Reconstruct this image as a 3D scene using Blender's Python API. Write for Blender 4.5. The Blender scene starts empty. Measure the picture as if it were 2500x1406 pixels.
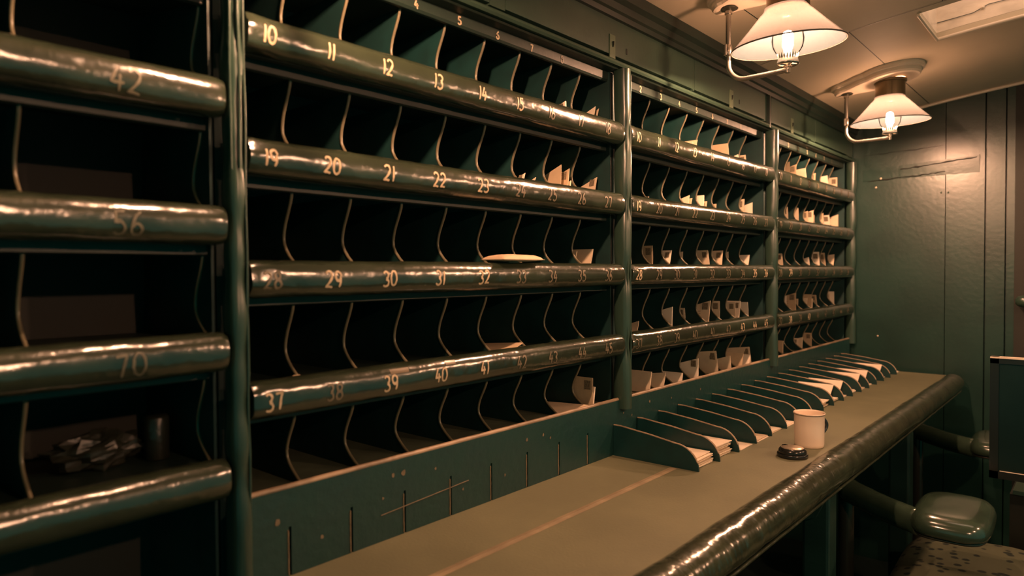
import bpy, math, random
from mathutils import Vector, Matrix, noise
random.seed(7)
S = bpy.context.scene
COL = S.collection
PI = math.pi
ZO = 1.373                      # camera-solve zero height above the floor
# ------------------------------------------------------------------ camera
CAM = (-0.4861, -0.93227, -0.01771 + ZO)
YAW, PITCH, ROLL, FPX = 0.71838, -0.02334, -0.0062, 1680.01
F = Vector((math.cos(PITCH)*math.cos(YAW), math.cos(PITCH)*math.sin(YAW), math.sin(PITCH)))
R0 = Vector((math.sin(YAW), -math.cos(YAW), 0)); U0 = R0.cross(F)
Rv = math.cos(ROLL)*R0 + math.sin(ROLL)*U0
Uv = -math.sin(ROLL)*R0 + math.cos(ROLL)*U0
cd = bpy.data.cameras.new('camera'); cam = bpy.data.objects.new('camera', cd); COL.objects.link(cam)
cam.matrix_world = Matrix(((Rv.x, Uv.x, -F.x, CAM[0]), (Rv.y, Uv.y, -F.y, CAM[1]), (Rv.z, Uv.z, -F.z, CAM[2]), (0, 0, 0, 1)))
cd.sensor_width = 36; cd.lens = FPX/2500*36; cd.clip_start = 0.02
cd.dof.use_dof = True; cd.dof.focus_distance = 1.75; cd.dof.aperture_fstop = 3.2
S.camera = cam
# ------------------------------------------------------------------ world, exposure
w = bpy.data.worlds.new('world'); S.world = w; w.use_nodes = True
bg = w.node_tree.nodes['Background']; bg.inputs[0].default_value = (0.06, 1.0, 0.80, 1); bg.inputs[1].default_value = 0.17
S.view_settings.view_transform = 'Standard'; S.view_settings.look = 'None'
S.view_settings.exposure = 0.0; S.view_settings.gamma = 1.0; S.view_settings.use_curve_mapping = False
LAMP_L = 4000                   # radiance of the glowing mantles
LAMP_COL = (1.0, 0.51, 0.30)

# ------------------------------------------------------------------ materials
def mat(name, col, rough=0.5, metal=0.0, bump=0.0, bscale=40, var=0.0, vscale=6, coat=0.0, stretch=None, vcol=None, spec=0.5):
    m = bpy.data.materials.new(name); m.use_nodes = True
    nt = m.node_tree; b = nt.nodes['Principled BSDF']
    b.inputs['Base Color'].default_value = (*col, 1); b.inputs['Roughness'].default_value = rough
    b.inputs['Metallic'].default_value = metal; b.inputs['Coat Weight'].default_value = coat
    b.inputs['Coat Roughness'].default_value = 0.12; b.inputs['Specular IOR Level'].default_value = spec
    tc = nt.nodes.new('ShaderNodeTexCoord'); mp = nt.nodes.new('ShaderNodeMapping')
    nt.links.new(tc.outputs['Object'], mp.inputs[0])
    if stretch: mp.inputs['Scale'].default_value = stretch
    if var:
        n = nt.nodes.new('ShaderNodeTexNoise'); n.inputs['Scale'].default_value = vscale; n.inputs['Detail'].default_value = 5
        nt.links.new(mp.outputs[0], n.inputs['Vector'])
        mx = nt.nodes.new('ShaderNodeMix'); mx.data_type = 'RGBA'
        c2 = vcol or tuple(c*(1-var) for c in col)
        mx.inputs[6].default_value = (*c2, 1); mx.inputs[7].default_value = (*col, 1)
        cr = nt.nodes.new('ShaderNodeMapRange'); cr.inputs[1].default_value = 0.38; cr.inputs[2].default_value = 0.62
        nt.links.new(n.outputs[0], cr.inputs[0]); nt.links.new(cr.outputs[0], mx.inputs[0])
        nt.links.new(mx.outputs[2], b.inputs['Base Color'])
    if bump:
        n = nt.nodes.new('ShaderNodeTexNoise'); n.inputs['Scale'].default_value = bscale; n.inputs['Detail'].default_value = 3
        nt.links.new(mp.outputs[0], n.inputs['Vector'])
        bp = nt.nodes.new('ShaderNodeBump'); bp.inputs['Strength'].default_value = bump; bp.inputs['Distance'].default_value = 0.004
        nt.links.new(n.outputs[0], bp.inputs['Height']); nt.links.new(bp.outputs[0], b.inputs['Normal'])
    return m
M = {}
M['leather'] = mat('green_leather', (0.0240, 0.0336, 0.0192), 0.2, bump=0.5, bscale=30, var=0.35, vscale=14, spec=1.0, coat=0.25)
M['leather_post'] = mat('green_leather_post', (0.0300, 0.0615, 0.0435), 0.30, bump=0.6, bscale=26, stretch=(1, 1, 0.25), var=0.3, spec=0.6)
M['leather_desk'] = mat('green_leather_desk', (0.0413, 0.0510, 0.0270), 0.2, bump=1.0, bscale=20, stretch=(2.2, 1, 1), var=0.35, vscale=10, spec=1.0, coat=0.3)
M['slot'] = mat('slot_paint', (0.0043, 0.0331, 0.0302), 0.55, var=0.3, vscale=20)
M['slot_edge'] = mat('slot_edge', (0.1280, 0.1120, 0.0680), 0.3, bump=0.3, bscale=60)
M['frame_paint'] = mat('frame_paint', (0.0140, 0.0420, 0.0322), 0.38, bump=0.12, bscale=90, var=0.3, vscale=9)
M['rail_paint'] = mat('rail_paint', (0.0104, 0.0234, 0.0169), 0.5, bump=0.2, bscale=50)
M['cabinet'] = mat('cabinet_paint', (0.0442, 0.0850, 0.0578), 0.42, bump=0.1, bscale=70, var=0.2, vscale=7)
M['cornice'] = mat('cornice_paint', (0.0154, 0.0315, 0.0238), 0.4, var=0.3)
M['wall'] = mat('wall_paint', (0.0102, 0.0381, 0.0286), 0.34, bump=0.14, bscale=60, var=0.22, vscale=5)
M['board'] = mat('board_paint', (0.0083, 0.0420, 0.0375), 0.36, bump=0.35, bscale=55, var=0.55, vscale=16, vcol=(0.009, 0.040, 0.038))
M['shelf_lit'] = mat('lit_shelf', (0.0840, 0.1050, 0.0700), 0.5, var=0.3, vscale=20)  # bottom shelf paler: lamp light on its floor put into the colour
M['divider'] = mat('divider_paint', (0.0037, 0.0375, 0.0360), 0.42, bump=0.1, bscale=70, var=0.3, vscale=14)
M['desk'] = mat('desk_cloth', (0.1785, 0.1834, 0.1050), 0.62, bump=0.12, bscale=180, var=0.18, vscale=5)
M['desk_seam'] = mat('desk_seam', (0.3240, 0.2592, 0.1584), 0.6, var=0.3, vscale=18)
M['ceiling'] = mat('ceiling_paint', (0.5760, 0.4960, 0.3680), 0.65, spec=0.3, bump=0.06, bscale=20, var=0.10, vscale=3)
M['cream'] = mat('cream_paint', (0.7020, 0.5940, 0.4680), 0.3)
M['brass'] = mat('aged_brass', (0.4, 0.37, 0.32), 0.26, metal=0.9, bump=0.1, bscale=50)
M['dark_metal'] = mat('dark_metal', (0.06, 0.06, 0.045), 0.3, metal=0.6)
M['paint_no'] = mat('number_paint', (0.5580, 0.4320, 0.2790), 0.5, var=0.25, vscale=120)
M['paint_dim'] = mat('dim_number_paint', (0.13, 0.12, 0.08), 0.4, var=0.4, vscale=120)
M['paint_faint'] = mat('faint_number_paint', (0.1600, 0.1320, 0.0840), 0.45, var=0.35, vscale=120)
M['paper'] = mat('cream_paper', (0.74, 0.6, 0.42), 0.7, var=0.12, vscale=25)
M['paper_b'] = mat('buff_paper', (0.58, 0.44, 0.28), 0.7, var=0.15, vscale=25)
M['paper_w'] = mat('white_paper', (0.86, 0.74, 0.58), 0.65)
M['ink'] = mat('stamp_ink', (0.24, 0.19, 0.12), 0.6, var=0.5, vscale=300)
M['enamel'] = mat('cream_enamel', (0.86, 0.7, 0.54), 0.22, coat=0.3, var=0.06, vscale=12)
M['enamel_rim'] = mat('dark_enamel', (0.03, 0.04, 0.045), 0.2)
M['black'] = mat('black_gloss', (0.012, 0.014, 0.012), 0.2)
M['chrome'] = mat('worn_chrome', (0.62, 0.55, 0.45), 0.22, metal=1.0, bump=0.1)
M['floor'] = mat('floor_boards', (0.012, 0.028, 0.022), 0.6, var=0.3)
M['dark'] = mat('dark_paint', (0.01, 0.03, 0.026), 0.5)
M['notice'] = mat('dark_notice', (0.006, 0.016, 0.013), 0.25, var=0.3, vscale=4)
M['nail'] = mat('nail_head', (0.6, 0.5, 0.38), 0.4)
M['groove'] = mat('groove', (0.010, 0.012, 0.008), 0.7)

def cloth_mat():
    m = mat('patterned_moquette', (0.13, 0.105, 0.06), 0.85)
    nt = m.node_tree; b = nt.nodes['Principled BSDF']
    tc = nt.nodes.new('ShaderNodeTexCoord'); v = nt.nodes.new('ShaderNodeTexVoronoi'); v.inputs['Scale'].default_value = 30
    n = nt.nodes.new('ShaderNodeTexNoise'); n.inputs['Scale'].default_value = 30
    ad = nt.nodes.new('ShaderNodeMath'); ad.operation = 'MULTIPLY_ADD'; ad.inputs[1].default_value = 0.35
    r = nt.nodes.new('ShaderNodeValToRGB'); r.color_ramp.elements[0].position = 0.42; r.color_ramp.elements[0].color = (0.010, 0.020, 0.016, 1)
    r.color_ramp.elements[1].position = 0.52; r.color_ramp.elements[1].color = (0.105, 0.115, 0.068, 1)
    nt.links.new(tc.outputs['Object'], v.inputs['Vector']); nt.links.new(tc.outputs['Object'], n.inputs['Vector'])
    nt.links.new(n.outputs[0], ad.inputs[0]); nt.links.new(v.outputs['Distance'], ad.inputs[2])
    nt.links.new(ad.outputs[0], r.inputs[0]); nt.links.new(r.outputs[0], b.inputs['Base Color'])
    return m
M['moquette'] = cloth_mat()

def simple(name):
    m = bpy.data.materials.new(name); m.use_nodes = True; nt = m.node_tree
    for n in list(nt.nodes):
        if n.type != 'OUTPUT_MATERIAL': nt.nodes.remove(n)
    return m, nt, [n for n in nt.nodes if n.type == 'OUTPUT_MATERIAL'][0]
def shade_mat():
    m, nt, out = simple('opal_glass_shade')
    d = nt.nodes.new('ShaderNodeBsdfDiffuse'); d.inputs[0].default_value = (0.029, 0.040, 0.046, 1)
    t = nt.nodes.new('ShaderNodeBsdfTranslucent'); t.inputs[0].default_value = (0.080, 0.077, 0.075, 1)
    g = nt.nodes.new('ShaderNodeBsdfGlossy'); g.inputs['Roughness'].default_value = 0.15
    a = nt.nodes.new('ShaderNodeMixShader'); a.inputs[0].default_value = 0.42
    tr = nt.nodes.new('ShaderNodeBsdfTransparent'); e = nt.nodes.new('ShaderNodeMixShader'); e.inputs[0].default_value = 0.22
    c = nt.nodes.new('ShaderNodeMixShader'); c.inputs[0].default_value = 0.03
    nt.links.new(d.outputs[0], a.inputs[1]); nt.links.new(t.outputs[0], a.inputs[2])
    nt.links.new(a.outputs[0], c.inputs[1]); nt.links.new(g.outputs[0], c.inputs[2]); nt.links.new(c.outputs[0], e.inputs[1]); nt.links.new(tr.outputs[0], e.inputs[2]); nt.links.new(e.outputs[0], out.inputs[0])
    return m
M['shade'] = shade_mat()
def glass_mat():
    m, nt, out = simple('clear_glass')
    t = nt.nodes.new('ShaderNodeBsdfTransparent'); t.inputs[0].default_value = (0.97, 0.95, 0.92, 1)
    g = nt.nodes.new('ShaderNodeBsdfGlossy'); g.inputs['Roughness'].default_value = 0.03
    fr = nt.nodes.new('ShaderNodeFresnel'); fr.inputs[0].default_value = 1.10
    a = nt.nodes.new('ShaderNodeMixShader')
    nt.links.new(fr.outputs[0], a.inputs[0]); nt.links.new(t.outputs[0], a.inputs[1]); nt.links.new(g.outputs[0], a.inputs[2]); nt.links.new(a.outputs[0], out.inputs[0])
    return m
M['glass'] = glass_mat()
def emit_mat(name, col, s):
    m, nt, out = simple(name)
    e = nt.nodes.new('ShaderNodeEmission'); e.inputs[0].default_value = (*col, 1); e.inputs[1].default_value = s
    nt.links.new(e.outputs[0], out.inputs[0]); return m
M['mantle'] = emit_mat('glowing_mantle', LAMP_COL, LAMP_L)

# ------------------------------------------------------------------ mesh helpers
class MB:
    def __init__(s): s.v = []; s.f = []; s.sm = []
    def add(s, vs, fs, smooth=False):
        o = len(s.v); s.v += [tuple(v) for v in vs]; s.f += [tuple(i+o for i in f) for f in fs]; s.sm += [smooth]*len(fs); return s
    def box(s, x0, x1, y0, y1, z0, z1):
        x0, x1 = sorted((x0, x1)); y0, y1 = sorted((y0, y1)); z0, z1 = sorted((z0, z1))
        vs = [(x, y, z) for z in (z0, z1) for y in (y0, y1) for x in (x0, x1)]
        return s.add(vs, [(0,2,3,1),(4,5,7,6),(0,1,5,4),(2,6,7,3),(0,4,6,2),(1,3,7,5)])
    def prism_x(s, prof, x0, x1, smooth=False):      # prof (y,z) polygon extruded along X
        n = len(prof); vs = [(x0, y, z) for y, z in prof]+[(x1, y, z) for y, z in prof]
        s.add(vs, [(i, (i+1) % n, n+(i+1) % n, n+i) for i in range(n)], smooth)
        return s.add(vs, [tuple(range(n))[::-1], tuple(range(n, 2*n))])
    def prism_z(s, prof, z0, z1, smooth=False):
        n = len(prof); vs = [(x, y, z0) for x, y in prof]+[(x, y, z1) for x, y in prof]
        s.add(vs, [(i, (i+1) % n, n+(i+1) % n, n+i) for i in range(n)], smooth)
        return s.add(vs, [tuple(range(n))[::-1], tuple(range(n, 2*n))])
    def tube(s, pts, r, n=10, caps=True, ry=None):
        pts = [Vector(p) for p in pts]; rs = r if isinstance(r, (list, tuple)) else [r]*len(pts)
        vs = []; up = Vector((0.013, 0.027, 1)).normalized(); pu = None
        for i, p in enumerate(pts):
            t = (pts[min(i+1, len(pts)-1)]-pts[max(i-1, 0)]).normalized()
            if pu is None:
                a = t.cross(up)
                if a.length < 0.05: a = t.cross(Vector((1, 0, 0)))
                a.normalize()
            else: a = (pu-t*pu.dot(t)).normalized()
            pu = a; b = t.cross(a)
            for k in range(n):
                q = 2*PI*k/n; vs.append(p+(a*math.cos(q)+b*math.sin(q)*(ry or 1))*rs[i])
        fs = [(i*n+k, i*n+(k+1) % n, (i+1)*n+(k+1) % n, (i+1)*n+k) for i in range(len(pts)-1) for k in range(n)]
        s.add(vs, fs, True)
        if caps: s.add(vs[:n], [tuple(range(n))[::-1]]); s.add(vs[-n:], [tuple(range(n))])
        return s
    def lathe(s, prof, c=(0, 0, 0), n=40, smooth=True, close=False):
        vs = [(c[0]+r*math.cos(2*PI*k/n), c[1]+r*math.sin(2*PI*k/n), c[2]+z) for r, z in prof for k in range(n)]
        m = len(prof); rng = m if close else m-1
        fs = [(i*n+k, i*n+(k+1) % n, ((i+1) % m)*n+(k+1) % n, ((i+1) % m)*n+k) for i in range(rng) for k in range(n)]
        return s.add(vs, fs, smooth)
    def build(s, name, material, parent=None, loc=None):
        me = bpy.data.meshes.new(name); me.from_pydata(s.v, [], s.f); me.materials.append(material)
        me.polygons.foreach_set('use_smooth', s.sm); me.validate(); me.update()
        o = bpy.data.objects.new(name, me); COL.objects.link(o)
        if parent: o.parent = parent
        if loc: o.location = loc
        return o
def tag(o, label, cat, group=None, kind=None):
    o['label'] = label; o['category'] = cat
    if group: o['group'] = group
    if kind: o['kind'] = kind
    return o
def struct(o): o['kind'] = 'structure'; return o
def empty(name, loc, label, cat, group=None):
    o = bpy.data.objects.new(name, None); COL.objects.link(o); o.location = loc; o.empty_display_size = 0.05
    return tag(o, label, cat, group)
def bevel(o, w, n=2):
    m = o.modifiers.new('bevel', 'BEVEL'); m.width = w; m.segments = n; m.limit_method = 'ANGLE'; return o

def ceil_z(y): return ZO + 0.775 - 0.115*((y+1.2)/1.2)**2
XE = 3.03

# ------------------------------------------------------------------ room shell
FL = MB().box(-3.0, XE+0.1, -2.5, 0.5, -0.05, 0.0); struct(FL.build('floor', M['floor']))
# curved boarded ceiling with the skylight well left open
SX0, SX1, SY0, SY1 = 1.845, 2.142, -1.35, -0.488
def ceiling():
    mb = MB(); ys = [0.45, 0.2, 0.0, -0.1, -0.2, -0.313, -0.4, SY1, -0.6, -0.7, -0.85, -1.0, -1.2, SY0, -1.6, -1.9, -2.2, -2.5]
    ys = [0.45-(0.45+2.5)*0] + ys[1:]
    xs = [-3.0, -1.5, 0.0, 0.9, SX0, SX1, 2.6, XE+0.1]
    for i in range(len(xs)-1):
        for j in range(len(ys)-1):
            if xs[i] >= SX0-1e-6 and xs[i+1] <= SX1+1e-6 and ys[j] <= SY1+1e-6 and ys[j+1] >= SY0-1e-6: continue
            a, b = ys[j], ys[j+1]; za, zb = ceil_z(a), ceil_z(b)
            v = [(xs[i], a, za), (xs[i+1], a, za), (xs[i+1], b, zb), (xs[i], b, zb)]
            v += [(x, y, z+0.02) for x, y, z in v]
            mb.add(v, [(0, 1, 2, 3), (7, 6, 5, 4), (0, 4, 5, 1), (1, 5, 6, 2), (2, 6, 7, 3), (3, 7, 4, 0)])
    return mb
o = struct(ceiling().build('ceiling', M['ceiling']))
# seams between the ceiling boards (thin dark joints)
def along_y(x, y0, y1, wd=0.0012, n=14, lift=-0.0012):
    mb = MB()
    for i in range(n):
        a = y0+(y1-y0)*i/n; b = y0+(y1-y0)*(i+1)/n
        mb.add([(x-wd, a, ceil_z(a)+lift), (x+wd, a, ceil_z(a)+lift), (x+wd, b, ceil_z(b)+lift), (x-wd, b, ceil_z(b)+lift)], [(0, 1, 2, 3)])
        mb.add([(x-wd, a, ceil_z(a)+0.004), (x+wd, a, ceil_z(a)+0.004), (x+wd, b, ceil_z(b)+0.004), (x-wd, b, ceil_z(b)+0.004)], [(3, 2, 1, 0)])
    return mb
mb = MB()
for q in (along_y(1.80, 0.0, -0.49), along_y(1.80, -0.49, -2.4), along_y(0.62, 0, -2.4)):
    mb.add(q.v, q.f)
for y, x0, x1 in ((-0.313, 1.80, 3.03), (-0.17, 0.62, 1.80), (-0.56, 0.62, 1.80)):
    mb.box(x0, x1, y-0.001, y+0.001, ceil_z(y)-0.0012, ceil_z(y)+0.003)
struct(mb.build('trim_1', M['dark']))
# skylight well
wt = ZO+0.93
zb = lambda y: ceil_z(y)-0.001
mb = MB()
def wallquad(mb, x0, y0, x1, y1, th=(0, 0), n=10):
    for i in range(n):
        xa, ya = x0+(x1-x0)*i/n, y0+(y1-y0)*i/n; xb, yb = x0+(x1-x0)*(i+1)/n, y0+(y1-y0)*(i+1)/n
        v = [(xa, ya, zb(ya)+0.0215), (xb, yb, zb(yb)+0.0215), (xb, yb, wt), (xa, ya, wt)]
        v2 = [(x+th[0], y+th[1], z) for x, y, z in v]
        mb.add(v+v2, [(0, 1, 2, 3), (7, 6, 5, 4), (0, 4, 5, 1), (1, 5, 6, 2), (2, 6, 7, 3), (3, 7, 4, 0)])
wallquad(mb, SX1, SY1, SX1, SY0, (0.012, 0)); wallquad(mb, SX0, SY1, SX0, SY0, (-0.012, 0))
wallquad(mb, SX0, SY1, SX1, SY1, (0, 0.012)); wallquad(mb, SX0, SY0, SX1, SY0, (0, -0.012))
M['well'] = mat('well_wood', (0.88, 0.76, 0.62), 0.3, bump=0.25, bscale=30, var=0.22, vscale=10, stretch=(1, 1, 2))
sky = tag(mb.build('skylight_well', M['well']), 'recessed rectangular ceiling opening with bare lining boards and bright beaded rim', 'skylight')
M['lid_glow'] = emit_mat('added_lid_glow', (1.0, 0.62, 0.42), 2.2)
MB().box(SX0-0.012, SX1+0.012, SY0-0.012, SY1+0.012, wt, wt+0.01).build('added_glow_lid', M['lid_glow'], sky)  # unseen glowing lid, added to brighten the lining of the well
rim = MB(); rim.tube([(SX0, SY1-0.002, zb(SY1)-0.002), (SX1, SY1-0.002, zb(SY1)-0.002)], 0.005, 8)
rim.tube([(SX1-0.002, SY1-(SY1-SY0)*i/16, zb(SY1-(SY1-SY0)*i/16)-0.002) for i in range(17)], 0.0065, 8)
rim.build('rim_bead', M['cream'], sky)
MB().tube([(SX1-0.002, SY1-0.001, ZO+0.787), (SX1-0.003, SY1-0.10, ZO+0.795), (SX1-0.003, SY1-0.14, ZO+0.812), (SX1-0.003, SY1-0.35, ZO+0.822), (SX1-0.003, SY1-0.8, ZO+0.832)], 0.0011, 5).build('crack', M['dark'], sky)
MB().lathe([(0.0, 0.006), (0.005, 0.004), (0.006, 0)], n=10).build('screw_head', M['cream'], sky, (SX1-0.004, SY1-0.125, ZO+0.805)).rotation_euler = (0, -PI/2, 0)
# back wall behind the racks
struct(MB().box(-3.0, XE+0.1, 0.36, 0.46, 0, ceil_z(0.0)+0.02).build('wall_left', M['dark']))
# end wall of painted boards with a dark doorway on the right
END = XE
mb = MB()
def wall_board(y0, y1, x0=END, z0=0.0, d=0.03):
    n = 6
    ys = [y0+(y1-y0)*i/n for i in range(n+1)]
    for a, b in zip(ys, ys[1:]):
        za, zz = ceil_z(a)+0.004, ceil_z(b)+0.004
        v = [(x0, a, z0), (x0, b, z0), (x0, b, zz), (x0, a, za)]; v2 = [(x+d, y, z) for x, y, z in v]
        mb.add(v+v2, [(3, 2, 1, 0), (4, 5, 6, 7), (0, 1, 5, 4), (2, 3, 7, 6)] + ([(1, 2, 6, 5)] if b == ys[-1] else []) + ([(0, 3, 7, 4)] if a == ys[0] else []))
for a, b in ((0.36, -0.3745), (-0.3775, -0.518), (-0.524, -0.589), (-0.595, -0.622)): wall_board(a, b)
wall_board(0.36, -0.622, x0=END+0.02, d=0.03)
wall_board(-1.35, -2.5)
end = struct(mb.build('wall_end', M['wall']))
mb = MB().box(END+0.001, END+0.16, -0.66, -0.622, 0, ceil_z(-0.63)).box(END+0.06, END+0.09, -1.35, -0.66, 0, ceil_z(-0.8)+0.01)
struct(mb.build('door_1', M['groove']))
# cracked batten of older paint across the end wall
def batten():
    n = 40; mb = MB(); top = []; bot = []
    for i in range(n+1):
        y = -0.045-0.455*i/n
        top.append((y, ZO+0.445+0.022*i/n+0.0022*noise.noise(Vector((y*60, 1, 0)))))
        bot.append((y, ZO+0.395+0.004*noise.noise(Vector((y*50, 5, 0)))))
    vs = [(END-0.0070, y, z) for y, z in top]+[(END-0.0015, y, z) for y, z in bot]+[(END+0.001, y, z+0.001) for y, z in top]+[(END+0.001, y, z-0.001) for y, z in bot]
    m = n+1; fs = []
    for i in range(n): fs += [(i, i+1, m+i+1, m+i), (i, 2*m+i, 2*m+i+1, i+1), (m+i, m+i+1, 3*m+i+1, 3*m+i)]
    fs += [(0, m, 3*m, 2*m), (n, 2*m+n, 3*m+n, m+n)]
    return mb.add(vs, fs)
b_ = batten().build('trim_2', M['wall']); struct(b_)
mb = MB()
def crack(y0, z0, y1, z1, r=0.0012, n=24):
    mb.tube([(END-0.0075, y0+(y1-y0)*i/n, ZO+z0+(z1-z0)*i/n+0.004*noise.noise(Vector((i*0.7, y0*9, 3)))) for i in range(n+1)], [r*(0.6+abs(noise.noise(Vector((i*0.9, 7, y0))))*1.8) for i in range(n+1)], 5)
crack(-0.20, 0.434, -0.49, 0.458, 0.0022); crack(-0.07, 0.392, -0.375, 0.408, 0.0015); crack(-0.05, 0.512, -0.372, 0.522, 0.0006)
struct(mb.build('trim_3', M['groove']))
# curved bead where the end wall meets the ceiling, and corner cove
mb = MB(); mb.tube([(END-0.006, -0.1-2.2*i/30, ceil_z(-0.1-2.2*i/30)-0.007) for i in range(31)], 0.007, 8)
struct(mb.build('trim_4', M['cream']))
# cornice above the cabinets
cz = ceil_z(-0.03)
prof = [(0.0, ZO+0.600), (-0.012, ZO+0.600), (-0.014, ZO+0.612), (-0.020, ZO+0.616), (-0.022, ZO+0.632), (-0.034, ZO+0.640), (-0.036, cz+0.0), (0.0, cz+0.004)]
struct(MB().prism_x(prof, -1.6, END-0.001).build('trim_5', M['cornice']))
# nails and screw heads on the end wall
def ball(mb, c, r, n=8): mb.lathe([(r*math.sin(PI*i/6), -r*math.cos(PI*i/6)) for i in range(7)], c, n)
for k, (y, z, r) in enumerate(((-0.118, -0.362+0.122, 0.006),)):
    pass
def end_pt(px, py):           # point of the end wall seen at that place in the photograph
    d = F+Rv*((px-1250)/FPX)-Uv*((py-703)/FPX); t = (END-CAM[0])/d.x; return (END, CAM[1]+t*d.y, CAM[2]+t*d.z)
for px, py, r, lab in ((2143, 820, 0.0042, 'small pale nail head low on the dark end wall'), (2151, 436, 0.005, 'bright screw head upper left on the end wall beside the rack'),
                  (2139, 458, 0.005, 'bright screw head slightly lower left, under its twin on the end wall'), (2298, 470, 0.004, 'left one of two dull screw heads under the batten crack'), (2315, 470, 0.004, 'right one of two dull screw heads under the batten crack')):
    c = end_pt(px, py); mb = MB(); ball(mb, (c[0]-0.002, c[1], c[2]), r)
    tag(mb.build('screw_head', M['nail'] if r != 0.004 else M['cabinet']), lab, 'screw', 'screw heads on the end wall')

# ------------------------------------------------------------------ padded rolls and numbers
RR_Y, RR_Z = 0.024, 0.0275
def roll_r(x, phi, seed, x0, x1):
    k = 1.0+0.035*noise.noise(Vector((x*9, math.cos(phi)*0.9, math.sin(phi)*0.9+seed)))+0.022*noise.noise(Vector((x*34, math.cos(phi)*1.5+seed, math.sin(phi)*1.5)))
    e = min(x-x0, x1-x)
    if e < 0.010: k *= 1-0.07*(1-e/0.010)**2
    a = x-x0
    p_ = phi if phi < PI else phi-2*PI
    if a < 0.075:
        f = 1-a/0.075
        k += 0.085*f*math.exp(-((p_-(1.05-a*14))/0.13)**2)-0.05*f*math.exp(-((p_-(0.72-a*14))/0.16)**2)+0.03*f*math.sin(p_*6+seed)
    if e < 0.05: k += 0.010*math.sin(phi*7+seed)*(1-e/0.05)
    return k
def roll_pt(x, phi, c, seed, x0, x1, off=0.0, ry=RR_Y, rz=RR_Z):   # phi 0 = front (-Y), pi/2 = up
    k = roll_r(x, phi, seed, x0, x1); e = 0.86
    cy, sy = math.cos(phi), math.sin(phi)
    a = math.copysign(abs(cy)**e, cy); b = math.copysign(abs(sy)**e, sy)
    return Vector((x, c[0]-(ry*k+off)*a, c[1]+(rz*k+off)*b))
def padded_roll(x0, x1, c, seed, parent, material, name='padded_roll', n=150, m=28, ry=RR_Y, rz=RR_Z):
    mb = MB(); xs = [x0+(x1-x0)*i/n for i in range(n+1)]
    vs = [roll_pt(x, 2*PI*k/m, c, seed, x0, x1, 0, ry, rz) for x in xs for k in range(m)]
    mb.add(vs, [(i*m+k, (i+1)*m+k, (i+1)*m+(k+1) % m, i*m+(k+1) % m) for i in range(n) for k in range(m)], True)
    mb.add(vs[:m], [tuple(range(m))]); mb.add(vs[-m:], [tuple(range(m))[::-1]])
    return mb.build(name, material, parent)
def arc(cx, cy, rx, ry, a0, a1, n=12):
    return [(cx+rx*math.cos(math.radians(a0+(a1-a0)*i/n)), cy+ry*math.sin(math.radians(a0+(a1-a0)*i/n))) for i in range(n+1)]
DIG = {'0': [arc(0.32, 0.5, 0.29, 0.45, 80, 440, 20)], '1': [[(0.30, 0.98), (0.31, 0.5), (0.30, 0.02)]],
 '2': [arc(0.32, 0.72, 0.27, 0.25, 160, -35)+[(0.30, 0.30), (0.06, 0.06), (0.30, 0.09), (0.62, 0.04)]],
 '3': [arc(0.30, 0.74, 0.26, 0.22, 150, -80)+arc(0.30, 0.27, 0.30, 0.25, 80, -150)],
 '4': [[(0.36, 0.96), (0.05, 0.40), (0.66, 0.42)], [(0.46, 0.66), (0.46, 0.02)]],
 '5': [[(0.58, 0.95), (0.16, 0.93), (0.13, 0.56)]+arc(0.30, 0.32, 0.29, 0.28, 115, -150)],
 '6': [[(0.52, 0.95), (0.26, 0.80), (0.08, 0.50)]+arc(0.32, 0.28, 0.26, 0.25, 165, -195, 18)],
 '7': [[(0.05, 0.90), (0.60, 0.93), (0.40, 0.50), (0.28, 0.02)]],
 '8': [arc(0.32, 0.74, 0.21, 0.21, -90, 270, 16), arc(0.32, 0.28, 0.27, 0.25, 90, 450, 16)],
 '9': [arc(0.32, 0.70, 0.26, 0.25, -10, 350, 16)+[(0.56, 0.4), (0.44, 0.04)]]}
def strokes(text, h, wobble):
    out = []; x = 0.0; wd = 0.62*h
    for ch in text:
        adv = 0.42 if ch == '1' else 0.84
        for pl in DIG[ch]:
            out.append([(x+(p[0]-(0.12 if ch == '1' else 0))*h*0.92+wobble(), p[1]*h+wobble()) for p in pl])
        x += adv*h*0.92
    off = x/2
    return [[(px-off, py-h/2) for px, py in pl] for pl in out]
def resample(pl, d):
    o = [pl[0]]
    for a, b in zip(pl, pl[1:]):
        L = math.hypot(b[0]-a[0], b[1]-a[1]); k = max(1, int(L/d))
        for i in range(1, k+1): o.append((a[0]+(b[0]-a[0])*i/k, a[1]+(b[1]-a[1])*i/k))
    return o
def painted(text, fn, h, wd, parent, material, tilt=0.0, name='painted_number'):
    # fn(u,v) maps flat strokes on to the surface; strokes are thin raised paint
    mb = MB(); rnd = random.Random(sum(ord(c)*(7+i) for i, c in enumerate(text))+round(h*1e4))
    for pl in strokes(text, h, lambda: rnd.uniform(-0.0004, 0.0004)):
        P = resample(pl, 0.0015); n = len(P)
        ct, st = math.cos(tilt), math.sin(tilt); P = [(u*ct-v*st, u*st+v*ct) for u, v in P]
        Lf, Rt = [], []
        for i, (u, v) in enumerate(P):
            a = P[max(i-1, 0)]; b = P[min(i+1, n-1)]; dx, dy = b[0]-a[0], b[1]-a[1]; L = math.hypot(dx, dy) or 1
            e = min(i, n-1-i); k = wd/2*(0.65 if e == 0 else 1)*(1+0.12*math.sin(i*0.9+len(text)))
            nx, ny = -dy/L*k, dx/L*k; Lf.append(fn(u+nx, v+ny)); Rt.append(fn(u-nx, v-ny))
        mb.add(Lf+Rt, [(i, i+1, n+i+1, n+i) for i in range(n-1)], True)
    return mb.build(name, material, parent)
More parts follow.
